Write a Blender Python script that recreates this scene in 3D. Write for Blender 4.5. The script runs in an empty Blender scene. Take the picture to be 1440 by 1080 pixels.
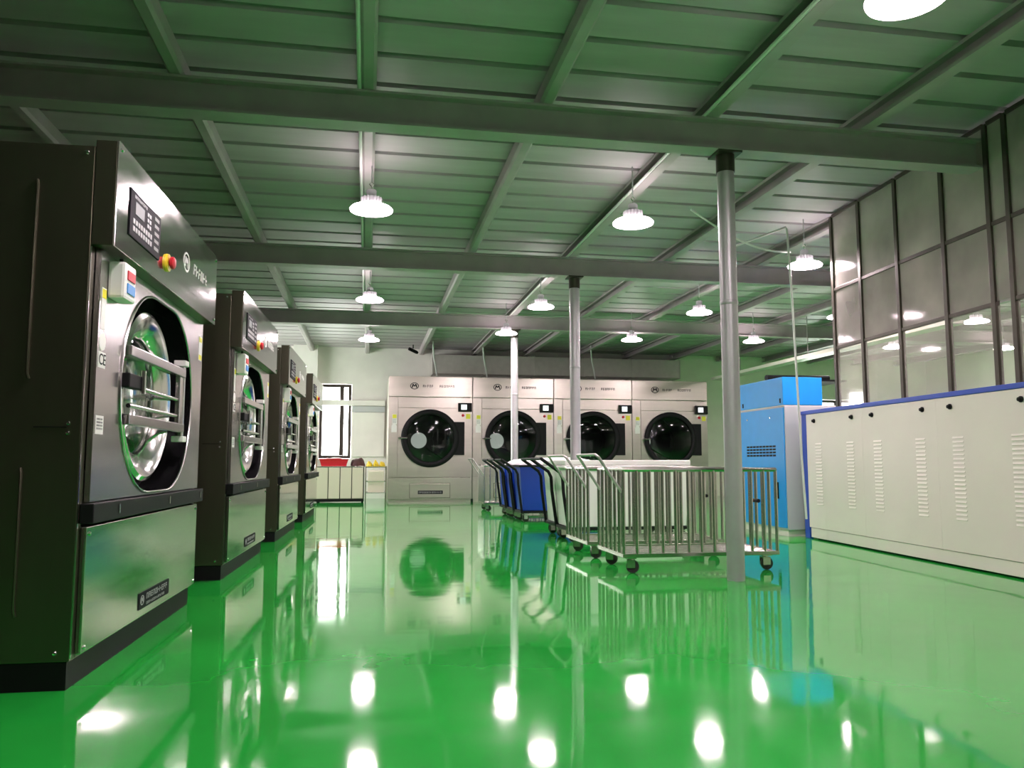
import bpy, bmesh, math, random
from mathutils import Vector, Matrix
random.seed(7)
PI = math.pi
sc = bpy.context.scene
C = sc.collection

# ------------------------------------------------------------------ camera, world, exposure
cam_d = bpy.data.cameras.new('camera'); cam = bpy.data.objects.new('camera', cam_d); C.objects.link(cam)
cam.location = (0, 0, 0.8)
cam.rotation_euler = (math.radians(90 + 5.56), 0, math.radians(-10.186))
cam_d.sensor_width = 36; cam_d.lens = 1130 / 1440 * 36; cam_d.clip_start = 0.05
sc.camera = cam
w = bpy.data.worlds.new('World'); sc.world = w; w.use_nodes = True
bg = w.node_tree.nodes['Background']; bg.inputs[0].default_value = (1.0, 0.93, 0.92, 1); bg.inputs[1].default_value = 8.0
sc.view_settings.view_transform = 'Standard'
sc.view_settings.look = 'None'
sc.view_settings.gamma = 1
sc.view_settings.use_curve_mapping = False
sc.view_settings.exposure = 1.72
for (lx, ly, lz, sx, sy, rot) in ((-4.42, 15.8, 1.75, 3.2, 1.7, (0, -PI/2, 0)), (-.71, 18.42, 1.71, .7, 1.66, (-PI/2, 0, 0))):
    ld = bpy.data.lights.new('daylight_portal', 'AREA'); ld.shape = 'RECTANGLE'; ld.cycles.is_portal = True
    ld.size, ld.size_y = (sy, sx) if rot[1] else (sx, sy)
    lo = bpy.data.objects.new('daylight_portal', ld); C.objects.link(lo); lo.location = (lx, ly, lz); lo.rotation_euler = rot
LAMP = 62.0      # emission of the LED lamp lenses
SHADE = 4.5      # glow of their translucent shades

# ------------------------------------------------------------------ materials
M = {}
def mat(name, col, rough=0.5, metal=0.0, noise=0.0, nscale=8.0, bump=0.0, bscale=40.0, stretch=None, emit=0.0, spec=0.5, coat=0.0, rvar=0.0, ior=1.5):
    m = bpy.data.materials.new(name); m.use_nodes = True
    nt = m.node_tree; b = nt.nodes['Principled BSDF']
    b.inputs['Base Color'].default_value = (*col, 1)
    b.inputs['Roughness'].default_value = rough
    b.inputs['Metallic'].default_value = metal
    b.inputs['IOR'].default_value = ior
    b.inputs['Coat Weight'].default_value = coat
    b.inputs['Coat Roughness'].default_value = 0.06
    if emit:
        b.inputs['Emission Color'].default_value = (*col, 1); b.inputs['Emission Strength'].default_value = emit
    if noise or bump or rvar:
        tc = nt.nodes.new('ShaderNodeTexCoord'); mp = nt.nodes.new('ShaderNodeMapping')
        nt.links.new(tc.outputs['Object'], mp.inputs[0])
        if stretch: mp.inputs['Scale'].default_value = stretch
        n1 = nt.nodes.new('ShaderNodeTexNoise'); n1.inputs['Scale'].default_value = nscale; n1.inputs['Detail'].default_value = 4
        nt.links.new(mp.outputs[0], n1.inputs['Vector'])
        if noise:
            r = nt.nodes.new('ShaderNodeMapRange'); r.inputs['From Min'].default_value = 0.3; r.inputs['From Max'].default_value = 0.7
            r.inputs['To Min'].default_value = 1 - noise; r.inputs['To Max'].default_value = 1 + noise
            nt.links.new(n1.outputs['Fac'], r.inputs['Value'])
            mx = nt.nodes.new('ShaderNodeVectorMath'); mx.operation = 'MULTIPLY'
            mx.inputs[0].default_value = col; nt.links.new(r.outputs[0], mx.inputs[1])
            nt.links.new(mx.outputs[0], b.inputs['Base Color'])
        if rvar:
            r2 = nt.nodes.new('ShaderNodeMapRange'); r2.inputs['From Min'].default_value = 0.3; r2.inputs['From Max'].default_value = 0.7
            r2.inputs['To Min'].default_value = max(0.01, rough - rvar); r2.inputs['To Max'].default_value = rough + rvar
            nt.links.new(n1.outputs['Fac'], r2.inputs['Value']); nt.links.new(r2.outputs[0], b.inputs['Roughness'])
        if bump:
            n2 = nt.nodes.new('ShaderNodeTexNoise'); n2.inputs['Scale'].default_value = bscale; n2.inputs['Detail'].default_value = 2
            nt.links.new(mp.outputs[0], n2.inputs['Vector'])
            bp = nt.nodes.new('ShaderNodeBump'); bp.inputs['Strength'].default_value = bump; bp.inputs['Distance'].default_value = 0.02
            nt.links.new(n2.outputs['Fac'], bp.inputs['Height']); nt.links.new(bp.outputs[0], b.inputs['Normal'])
    M[name] = m
    return m
def clear(name, tint, fac, rough=0.05, diffuse=None, dfac=0.0):
    """thin clear sheet: see-through, with a fresnel gloss and an optional dusty diffuse haze"""
    m = bpy.data.materials.new(name); m.use_nodes = True; nt = m.node_tree; nt.nodes.clear()
    out = nt.nodes.new('ShaderNodeOutputMaterial'); tr = nt.nodes.new('ShaderNodeBsdfTransparent'); tr.inputs[0].default_value = (*tint, 1)
    gl = nt.nodes.new('ShaderNodeBsdfGlossy'); gl.inputs['Roughness'].default_value = rough
    lw = nt.nodes.new('ShaderNodeLayerWeight'); lw.inputs[0].default_value = fac
    mx = nt.nodes.new('ShaderNodeMixShader'); nt.links.new(lw.outputs['Fresnel'], mx.inputs[0])
    base = tr.outputs[0]
    if diffuse:
        df = nt.nodes.new('ShaderNodeBsdfDiffuse'); df.inputs[0].default_value = (*diffuse, 1)
        tl = nt.nodes.new('ShaderNodeBsdfTranslucent'); tl.inputs[0].default_value = (*diffuse, 1)
        a = nt.nodes.new('ShaderNodeAddShader'); nt.links.new(df.outputs[0], a.inputs[0]); nt.links.new(tl.outputs[0], a.inputs[1])
        m2 = nt.nodes.new('ShaderNodeMixShader')
        tc = nt.nodes.new('ShaderNodeTexCoord'); n = nt.nodes.new('ShaderNodeTexNoise'); n.inputs['Scale'].default_value = 1.6; n.inputs['Detail'].default_value = 4
        nt.links.new(tc.outputs['Object'], n.inputs['Vector'])
        r = nt.nodes.new('ShaderNodeMapRange'); r.inputs['From Min'].default_value = .3; r.inputs['From Max'].default_value = .7
        r.inputs['To Min'].default_value = dfac * .7; r.inputs['To Max'].default_value = dfac * 1.3
        nt.links.new(n.outputs[0], r.inputs[0]); nt.links.new(r.outputs[0], m2.inputs[0])
        nt.links.new(tr.outputs[0], m2.inputs[1]); nt.links.new(a.outputs[0], m2.inputs[2]); base = m2.outputs[0]
        n3 = nt.nodes.new('ShaderNodeTexNoise'); n3.inputs['Scale'].default_value = .8; n3.inputs['Detail'].default_value = 0; nt.links.new(tc.outputs['Object'], n3.inputs['Vector'])
        bp = nt.nodes.new('ShaderNodeBump'); bp.inputs['Strength'].default_value = .12; bp.inputs['Distance'].default_value = .02
        nt.links.new(n3.outputs[0], bp.inputs['Height']); nt.links.new(bp.outputs[0], gl.inputs['Normal'])
    nt.links.new(base, mx.inputs[1]); nt.links.new(gl.outputs[0], mx.inputs[2]); nt.links.new(mx.outputs[0], out.inputs[0])
    M[name] = m
mat('floor', (0.016, 0.38, 0.042), 0.058, noise=0.16, nscale=1.1, bump=0.06, bscale=2.4, rvar=0.02, ior=1.6)
mat('wall_white', (0.90, 0.86, 0.82), 0.7, noise=0.04, nscale=3, bump=0.05, bscale=60)
mat('wall_green', (0.84, 0.85, 0.72), 0.7, noise=0.04, nscale=3)
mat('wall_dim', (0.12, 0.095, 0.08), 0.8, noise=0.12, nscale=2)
mat('deck', (0.44, 0.40, 0.42), 0.5, noise=0.10, nscale=2.0, stretch=(0.4, 3, 1), bump=0.03, bscale=9)
mat('steel_paint', (0.42, 0.37, 0.38), 0.5, noise=0.08, nscale=4, bump=0.04, bscale=30)
mat('pole_paint', (0.50, 0.49, 0.50), 0.42, metal=0.5, noise=0.06, nscale=5)
mat('stainless', (0.52, 0.51, 0.49), 0.24, metal=1.0, noise=0.05, nscale=5, rvar=0.03, stretch=(0.2, 1, 3))
mat('stainless_warm', (0.63, 0.59, 0.52), 0.29, metal=0.94, noise=0.04, nscale=4, rvar=0.012, stretch=(0.2, 1, 3))
mat('stainless_mirror', (0.58, 0.57, 0.55), 0.11, metal=1.0, noise=0.05, nscale=6, rvar=0.03, stretch=(0.3, 1, 4), bump=0.02, bscale=3)
mat('side_sheet_shaded', (0.15, 0.14, 0.10), 0.36, metal=0.9, noise=0.10, nscale=4, stretch=(1, 1, 0.3))  # steel sides darkened to stand for the dark room they mirror
mat('chrome', (0.72, 0.71, 0.69), 0.14, metal=1.0)
mat('tube_steel', (0.62, 0.58, 0.55), 0.24, metal=1.0)
mat('handle_steel', (0.50, 0.48, 0.46), 0.38, metal=0.55)
mat('frame_steel', (0.075, 0.065, 0.05), 0.4, metal=0.6, noise=0.15, nscale=9)
mat('black', (0.010, 0.010, 0.011), 0.5, ior=1.25)
mat('black_gloss', (0.010, 0.010, 0.011), 0.12)
mat('rubber', (0.02, 0.018, 0.017), 0.6)
mat('drum_dark', (0.05, 0.052, 0.05), 0.4, metal=0.4)
mat('white_paint', (0.84, 0.77, 0.70), 0.35, noise=0.02, nscale=2)
mat('white_plastic', (0.90, 0.89, 0.86), 0.4)
mat('lamp_body', (0.45, 0.45, 0.46), 0.4, metal=0.3)
mat('lens', (1.0, 0.82, 0.88), 0.4, emit=LAMP)
mat('lamp_shade', (1.0, 0.84, 0.89), 0.4, emit=SHADE)
mat('hub_disc_glow', (0.74, 0.74, 0.70), 0.5, emit=0.2)
mat('blue_machine', (0.012, 0.31, 0.80), 0.35, noise=0.03)
mat('blue_trim', (0.02, 0.075, 0.50), 0.35)
mat('blue_bin', (0.004, 0.045, 0.42), 0.35)
mat('grey_sheet', (0.55, 0.56, 0.58), 0.4)
mat('red', (0.62, 0.015, 0.03), 0.4)
mat('yellow', (0.85, 0.60, 0.03), 0.4)
mat('warn_yellow', (0.85, 0.78, 0.05), 0.5)
mat('blue_sticker', (0.05, 0.30, 0.75), 0.4)
mat('cream_panel', (0.80, 0.74, 0.60), 0.32, metal=0.2)
mat('cloth_dark', (0.10, 0.05, 0.05), 0.9, bump=0.4, bscale=20)
mat('linen', (0.85, 0.84, 0.81), 0.85, bump=0.3, bscale=14)
mat('ink', (0.018, 0.018, 0.022), 0.55, ior=1.15)
mat('grey_ink', (0.30, 0.30, 0.30), 0.5)
mat('screen', (0.75, 0.80, 0.82), 0.3, emit=0.5)
mat('lcd', (0.22, 0.25, 0.25), 0.4, ior=1.2)
mat('window_frame', (0.05, 0.035, 0.03), 0.45)
mat('duct', (0.62, 0.58, 0.55), 0.4, metal=0.3, noise=0.06)
mat('cable_white', (0.80, 0.80, 0.78), 0.4)
clear('film_dusty_sheen', (0.92, 0.92, 0.88), 0.40, 0.10, (0.78, 0.74, 0.67), 0.34)  # dust haze, also brightened to stand for the ceiling it reflects
clear('film_mid', (0.94, 0.93, 0.90), 0.28, 0.06, (0.78, 0.74, 0.67), 0.25)
clear('film_clear', (0.96, 0.96, 0.94), 0.12, 0.04, (0.80, 0.77, 0.70), 0.12)
clear('glass', (0.86, 0.90, 0.88), 0.22, 0.02)
clear('dark_glass', (0.55, 0.62, 0.58), 0.35, 0.03)

# ------------------------------------------------------------------ mesh helpers
class MB:
    def __init__(s): s.v = []; s.f = []
    def add(s, vs, fs):
        o = len(s.v); s.v += [tuple(p) for p in vs]; s.f += [tuple(i + o for i in f) for f in fs]; return s
    def box(s, x0, x1, y0, y1, z0, z1):
        return s.add([(x0,y0,z0),(x1,y0,z0),(x1,y1,z0),(x0,y1,z0),(x0,y0,z1),(x1,y0,z1),(x1,y1,z1),(x0,y1,z1)],
                     [(0,3,2,1),(4,5,6,7),(0,1,5,4),(1,2,6,5),(2,3,7,6),(3,0,4,7)])
    def cyl(s, a, b, r, n=12, r2=None):
        a = Vector(a); b = Vector(b); d = (b - a).normalized()
        u = d.orthogonal().normalized(); v = d.cross(u); r2 = r if r2 is None else r2
        vs = [a + (u * math.cos(2*PI*i/n) + v * math.sin(2*PI*i/n)) * r for i in range(n)]
        vs += [b + (u * math.cos(2*PI*i/n) + v * math.sin(2*PI*i/n)) * r2 for i in range(n)]
        fs = [(i, (i+1) % n, n + (i+1) % n, n + i) for i in range(n)] + [tuple(range(n-1, -1, -1)), tuple(range(n, 2*n))]
        return s.add(vs, fs)
    def tube(s, pts, r, n=8, closed=False):
        pts = [Vector(p) for p in pts]; k = len(pts); vs = []; up = None
        for i, p in enumerate(pts):
            a = pts[(i-1) % k] if (i or closed) else p; b = pts[(i+1) % k] if (i < k-1 or closed) else p
            d = (b - a).normalized()
            if up is None: up = d.orthogonal().normalized()
            up = (up - d * up.dot(d)).normalized(); w_ = d.cross(up)
            vs += [p + (up * math.cos(2*PI*j/n) + w_ * math.sin(2*PI*j/n)) * r for j in range(n)]
        fs = []
        for i in range(k if closed else k-1):
            q = (i+1) % k
            fs += [(i*n+j, i*n+(j+1) % n, q*n+(j+1) % n, q*n+j) for j in range(n)]
        if not closed: fs += [tuple(range(n-1, -1, -1)), tuple(range((k-1)*n, k*n))]
        return s.add(vs, fs)
    def lathe(s, prof, o, axis='z', n=32):
        """prof = [(radius, distance along axis)]"""
        o = Vector(o); vs = []
        for r, t in prof:
            for j in range(n):
                c, q = math.cos(2*PI*j/n) * r, math.sin(2*PI*j/n) * r
                vs.append(o + (Vector((c, q, t)) if axis == 'z' else Vector((c, t, q)) if axis == 'y' else Vector((t, c, q))))
        fs = []
        for i in range(len(prof)-1):
            fs += [(i*n+j, i*n+(j+1) % n, (i+1)*n+(j+1) % n, (i+1)*n+j) for j in range(n)]
        return s.add(vs, fs)
    def prism(s, poly, y0, y1):
        """polygon in (x, z) extruded along y"""
        n = len(poly)
        return s.add([(x, y0, z) for x, z in poly] + [(x, y1, z) for x, z in poly],
                     [tuple(range(n)), tuple(range(2*n-1, n-1, -1))] + [(i, n+i, n+(i+1) % n, (i+1) % n) for i in range(n)])
    def plate_hole(s, rect, hole, y0, y1):
        """rectangular plate (x0,x1,z0,z1) with a hole polygon, both in (x, z), thickness y0..y1"""
        x0, x1, z0, z1 = rect
        bm = bmesh.new(); n = len(hole)
        ov = [bm.verts.new((x, y0, z)) for x, z in ((x0,z0),(x1,z0),(x1,z1),(x0,z1))]
        hv = [bm.verts.new((x, y0, z)) for x, z in hole]
        es = [bm.edges.new((ov[i], ov[(i+1) % 4])) for i in range(4)] + [bm.edges.new((hv[i], hv[(i+1) % n])) for i in range(n)]
        bmesh.ops.triangle_fill(bm, use_beauty=True, use_dissolve=False, edges=es, normal=(0,-1,0))
        bm.verts.index_update()
        vs = [v.co[:] for v in bm.verts]; fs = [tuple(v.index for v in f.verts) for f in bm.faces]; k = len(vs); bm.free()
        cx = sum(p[0] for p in hole)/n; cz = sum(p[1] for p in hole)/n
        fs = [f for f in fs if not inside(((vs[f[0]][0]+vs[f[1]][0]+vs[f[2]][0])/3, (vs[f[0]][2]+vs[f[1]][2]+vs[f[2]][2])/3), hole)]
        s.add(vs, fs); s.add([(x, y1, z) for x, _, z in vs], [f[::-1] for f in fs])
        s.add([(x, y0, z) for x, z in hole] + [(x, y1, z) for x, z in hole], [(i, (i+1) % n, n+(i+1) % n, n+i) for i in range(n)])
        q = ((x0,z0),(x1,z0),(x1,z1),(x0,z1))
        s.add([(x, y0, z) for x, z in q] + [(x, y1, z) for x, z in q], [(i, 4+i, 4+(i+1) % 4, (i+1) % 4) for i in range(4)])
        return s
    def mesh(s, name, m, bevel=0.0, smooth=False):
        me = bpy.data.meshes.new(name); me.from_pydata(s.v, [], s.f)
        bm = bmesh.new(); bm.from_mesh(me); bmesh.ops.recalc_face_normals(bm, faces=bm.faces)
        if bevel:
            es = [e for e in bm.edges if len(e.link_faces) == 2 and e.calc_face_angle(0) > 0.6]
            bmesh.ops.bevel(bm, geom=es, offset=bevel, segments=2, profile=0.6, affect='EDGES', clamp_overlap=True)
        bm.to_mesh(me); bm.free()
        if smooth:
            me.polygons.foreach_set('use_smooth', [True] * len(me.polygons))
            try: me.set_sharp_from_angle(angle=math.radians(40))
            except Exception: pass
        me.materials.append(M[m]); return me
    def obj(s, name, m, parent=None, bevel=0.0, smooth=False, **k): return link(name, s.mesh(name, m, bevel, smooth), parent, **k)
def inside(p, poly):
    x, y = p; r = False; j = len(poly) - 1
    for i in range(len(poly)):
        (xi, yi), (xj, yj) = poly[i], poly[j]
        if (yi > y) != (yj > y) and x < (xj-xi)*(y-yi)/(yj-yi)+xi: r = not r
        j = i
    return r
def link(name, me, parent=None, loc=(0,0,0), rot=(0,0,0)):
    o = bpy.data.objects.new(name, me); C.objects.link(o); o.location = loc; o.rotation_euler = rot
    if parent: o.parent = parent
    return o
def tag(o, label=None, cat=None, group=None, kind=None):
    if label: o['label'] = label
    if cat: o['category'] = cat
    if group: o['group'] = group
    if kind: o['kind'] = kind
    return o
def thing(name, label, cat, loc=(0,0,0), rotz=0, group=None):
    return tag(link(name, None, None, loc, (0,0,rotz)), label, cat, group)
KIDS = {}
def copy_tree(o, parent=None):
    c = o.copy(); C.objects.link(c)
    if parent: c.parent = parent
    for ch in [x for x in ALL(o)]: copy_tree(ch, c)
    return c
def ALL(o): return [x for x in list(bpy.data.objects) if x.parent == o]
def place(root, loc, rotz, label, group=None):
    c = copy_tree(root); c.location = loc; c.rotation_euler = (0,0,rotz); tag(c, label, None, group); return c
def circ(cx, cz, r, n=48): return [(cx + r*math.cos(2*PI*i/n), cz + r*math.sin(2*PI*i/n)) for i in range(n)]
def stadium(c0, c1, cz, r, n=20):
    return [(c1 + r*math.cos(-PI/2 + PI*i/n), cz + r*math.sin(-PI/2 + PI*i/n)) for i in range(n+1)] + \
           [(c0 + r*math.cos(PI/2 + PI*i/n), cz + r*math.sin(PI/2 + PI*i/n)) for i in range(n+1)]
def glyphs(mb, x0, z0, x1, h, n, y, seed=1):
    """a row of small illegible stroke marks"""
    rn = random.Random(seed); p = (x1-x0)/n
    for i in range(n):
        a = x0 + i*p; w_ = p*0.68; t = min(h*0.2, p*0.2)
        mb.box(a, a+t, y-.001, y, z0, z0+h)
        k = rn.random()
        if k < .75: mb.box(a, a+w_, y-.001, y, z0+h-t, z0+h)
        if k > .3: mb.box(a, a+w_, y-.001, y, z0+h*.42, z0+h*.42+t)
        if k < .5: mb.box(a+w_-t, a+w_, y-.001, y, z0, z0+h)
        if rn.random() < .4: mb.box(a, a+w_, y-.001, y, z0, z0+t)
    return mb
def emblem(mb, cx, cz, r, y):
    """round ring mark with an M-like peak inside"""
    n = 20
    for i in range(n):
        a, b = 2*PI*i/n, 2*PI*(i+1)/n
        mb.prism([(cx+r*1.25*math.cos(a), cz+r*math.sin(a)), (cx+r*1.25*math.cos(b), cz+r*math.sin(b)), (cx+r*1.03*math.cos(b), cz+r*.8*math.sin(b)), (cx+r*1.03*math.cos(a), cz+r*.8*math.sin(a))], y-.001, y)
    pts = [(-.65,-.5), (-.4,.55), (0,-.15), (.4,.55), (.65,-.5)]; t = .17*r
    for (a, b), (c, d) in zip(pts, pts[1:]):
        mb.prism([(cx+a*r-t, cz+b*r), (cx+a*r+t, cz+b*r), (cx+c*r+t, cz+d*r), (cx+c*r-t, cz+d*r)], y-.001, y)
    return mb
def letters(text, size, m, parent, loc, rot):
    cu = bpy.data.curves.new('lettering', 'FONT'); cu.body = text; cu.size = size; cu.extrude = 0.0006; cu.align_x = 'CENTER'; cu.align_y = 'CENTER'
    t = bpy.data.objects.new('tmp', cu); C.objects.link(t)
    dg = bpy.context.evaluated_depsgraph_get(); me = bpy.data.meshes.new_from_object(t.evaluated_get(dg)); bpy.data.objects.remove(t)
    me.materials.clear(); me.materials.append(M[m])
    return link('lettering', me, parent, loc, rot)

# ------------------------------------------------------------------ setting
X0, X1, Y0, Y1, ZC = -4.2, 14.0, -4.5, 18.2, 3.36
tag(MB().box(X0-.2, X1+.2, Y0-.2, Y1+.2, -.2, 0).obj('floor', 'floor'), 'glossy bright green epoxy floor reflecting lamps and machines', None, None, 'structure')
def wall(name, m, boxes, label):
    mb = MB()
    for b in boxes: mb.box(*b)
    return tag(mb.obj(name, m), label, None, None, 'structure')
wx0, wx1, wz0, wz1 = -1.06, -0.36, 0.88, 2.54
wall('wall_back', 'wall_white', [(X0-.2, wx0, Y1, Y1+.2, 0, 3.465), (wx1, 7.2, Y1, Y1+.2, 0, 3.465), (wx0, wx1, Y1, Y1+.2, 0, wz0), (wx0, wx1, Y1, Y1+.2, wz1, 3.465)], 'white plastered back wall behind the dryers')
vx0, vx1, vz0, vz1 = 10.7, 12.3, 1.2, 2.35
wall('wall_back_right', 'wall_green', [(7.2, vx0, Y1, Y1+.2, 0, 3.465), (vx1, X1+.2, Y1, Y1+.2, 0, 3.465), (vx0, vx1, Y1, Y1+.2, 0, vz0), (vx0, vx1, Y1, Y1+.2, vz1, 3.465)], 'pale green painted part of the back wall')
SW = (14.2, 17.4, .9, 2.6)   # unseen side window past the washers, added to brighten the back wall
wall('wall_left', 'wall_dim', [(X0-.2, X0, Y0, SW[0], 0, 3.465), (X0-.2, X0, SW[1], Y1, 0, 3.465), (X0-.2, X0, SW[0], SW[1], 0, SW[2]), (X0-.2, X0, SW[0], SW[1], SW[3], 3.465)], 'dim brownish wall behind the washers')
wall('wall_right', 'wall_green', [(X1, X1+.2, Y0, Y1, 0, 3.465)], 'pale green wall far beyond the plastic film')
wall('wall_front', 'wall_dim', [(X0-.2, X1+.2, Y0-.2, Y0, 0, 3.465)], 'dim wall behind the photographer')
wall('trim_1', 'wall_white', [(-1.62, -1.10, 17.95, Y1, 0, ZC)], 'white pilaster left of the back window')

# ceiling: corrugated deck panels, purlins and cross beams
ceil = tag(MB().box(X0-.2, X1+.2, Y0-.2, Y1+.2, 3.46, 3.5).obj('ceiling', 'deck'), 'green-grey corrugated steel roof deck on purlins and beams', None, None, 'structure')
P = 0.41
def deck_mesh():
    prof = [(0, .075), (.014, 0), (.355, 0), (.369, .075), (.41, .075)]
    vs = []; fs = []
    for x in (X0, X1): vs += [(x, y, z) for y, z in prof]; vs += [(x, y, z+.012) for y, z in prof]
    n = len(prof)
    for i in range(n-1):
        fs += [(i, i+1, 2*n+i+1, 2*n+i), (n+i, 3*n+i, 3*n+i+1, n+i+1)]
    fs += [(0, n, n+1, 1)] + [(i, n+i, n+i+1, i+1) for i in range(1, n-1)]
    mb = MB(); mb.add(vs, fs); return mb.mesh('deck_panel', 'deck')
dm = deck_mesh(); y = Y0
while y < Y1 - .05:
    link('deck_panel', dm, ceil, (0, y, ZC)); y += P
LP = Y1-Y0-.02
pr = [(-.05, .02), (-.03, 0), (.03, 0), (.05, .02), (.05, .11), (.03, .13), (-.03, .13), (-.05, .11)]
pm_box = MB().prism(pr, 0, LP).mesh('purlin', 'steel_paint')
pm_c = MB().box(-.045, .045, 0, LP, 0, .008).box(-.045, .045, 0, LP, .122, .13).box(.037, .045, 0, LP, .008, .122).box(-.045, -.040, 0, LP, .008, .026).box(-.045, -.040, 0, LP, .104, .122).mesh('purlin', 'steel_paint')
for k in range(-3, 12):
    X = -0.03 + 1.197*k
    if X0+.2 < X < X1-.1: link('purlin', pm_box if k < 2 else pm_c, ceil, (X, Y0+.01, 3.228))
bmm = MB(); L = X1-X0-.04
bmm.box(0, L, -.075, .075, 0, .016); bmm.box(0, L, -.075, .075, .208, .224); bmm.box(0, L, -.012, .012, .016, .208)
bmm = bmm.mesh('cross_beam', 'steel_paint')
for yb in (-2.75, 1.2, 5.2, 9.15, 13.05): link('cross_beam', bmm, ceil, (X0+.02, yb, 3.0))

# windows
def window(name, x0, x1, z0, z1, mull, rail, label, loc=None, rz=0):
    w_ = tag(link(name, None, None, loc or ((x0+x1)/2, Y1+.1, z0), (0, 0, rz)), label, None, None, 'structure')
    cx = (x0+x1)/2; a, b, h = x0-cx+.004, x1-cx-.004, z1-z0-.008
    mb = MB(); t = .065
    mb.box(a, a+t, -.03, .03, .004, h); mb.box(b-t, b, -.03, .03, .004, h); mb.box(a+t, b-t, -.03, .03, .004, .004+t); mb.box(a+t, b-t, -.03, .03, h-t, h)
    mb.obj('window_frame', 'window_frame', w_)
    mx = mull-cx; rz = rail-z0
    MB().box(mx-.045, mx+.045, -.028, .028, t+.005, h-t).obj('mullion', 'window_frame', w_)
    MB().box(a+t, b-t, -.029, .029, rz-.03, rz+.03).obj('transom', 'window_frame', w_)
    for (p, q) in ((a+t, mx-.045), (mx+.045, b-t)):
        for (r, s_) in ((t+.005, rz-.03), (rz+.03, h-t)): MB().box(p, q, -.004, .004, r, s_).obj('pane', 'glass', w_)
    return w_
window('window_1', wx0, wx1, wz0, wz1, -.57, 2.12, 'bright dark-framed window in the white back wall')
window('window_2', vx0, vx1, vz0, vz1, 11.5, 2.0, 'bright window in the green wall behind the film partition')

window('window_3_added', SW[0], SW[1], SW[2], SW[3], 15.8, 2.1, 'wide unseen side window added for daylight in the left wall beyond the washers', (X0-.1, (SW[0]+SW[1])/2, SW[2]), PI/2)

# ------------------------------------------------------------------ support poles
def pole(x, y, label):
    t = thing('support_pole', label, 'pole', (x, y, 0), 0, 'round steel support poles')
    MB().lathe([(.0, 0), (.060, 0), (.060, 2.86), (.0, 2.86)], (0,0,0), 'z', 24).obj('shaft', 'pole_paint', t, smooth=True)
    MB().lathe([(.0605, 1.90), (.0635, 1.905), (.0635, 1.925), (.0605, 1.93)], (0,0,0), 'z', 24).obj('weld_ring', 'pole_paint', t, smooth=True)
    MB().lathe([(0, 2.86), (.066, 2.86), (.066, 2.985), (0, 2.985)], (0,0,0), 'z', 24).obj('cap_sleeve', 'frame_steel', t, smooth=True)
    MB().box(-.09, .09, -.09, .09, 2.985, 3.0).obj('cap_plate', 'frame_steel', t)
pole(2.49, 5.22, 'nearest thick steel pole in front of the cage cart')
pole(2.40, 9.15, 'middle steel pole rising behind the white bins')
pole(2.385, 13.05, 'farthest thin-looking steel pole before the second dryer')

# ------------------------------------------------------------------ lamps
LM = {}
def shared(key, fn):
    if key not in LM: LM[key] = fn()
    return LM[key]
def make_lamp(loc, label, top):
    t = thing('high_bay_lamp', label, 'lamp', loc, 0, 'round LED high bay lamps')
    link('lens', shared('lens', lambda: MB().lathe([(.0, -.014), (.06, -.013), (.11, -.008), (.145, 0), (.15, .006)], (0,0,0), 'z', 32).mesh('lens', 'lens', smooth=True)), t)
    link('reflector_shade', shared('rim', lambda: MB().lathe([(.150, .0), (.172, -.004), (.176, .008), (.160, .024), (.11, .042), (.075, .052), (0, .052)], (0,0,0), 'z', 32).mesh('reflector_shade', 'lamp_shade', smooth=True)), t)
    h = link('heat_sink', shared('sink', lambda: MB().lathe([(.055, .052), (.055, .115), (0, .115)], (0,0,0), 'z', 16).mesh('heat_sink', 'lamp_body', smooth=True)), t)
    fm = shared('fin', lambda: MB().box(.05, .085, -.003, .003, .056, .108).mesh('fin', 'lamp_body'))
    for k in range(16): link('fin', fm, h, rot=(0,0,2*PI*k/16))
    link('driver_box', shared('drv', lambda: MB().lathe([(0, .115), (.042, .115), (.042, .165), (.03, .175), (0, .175)], (0,0,0), 'z', 16).mesh('driver_box', 'lamp_body', smooth=True)), t)
    link('hook', shared('hook', lambda: MB().tube([(0,0,.175), (0,0,.20), (.018,0,.222), (0,0,.244), (-.018,0,.222), (0,0,.20)], .005, 6).mesh('hook', 'chrome')), t)
    MB().cyl((0,0,.24), (0,0,top-loc[2]), .006, 8).obj('hanger_rod', 'lamp_body', t)
    return t
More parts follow.
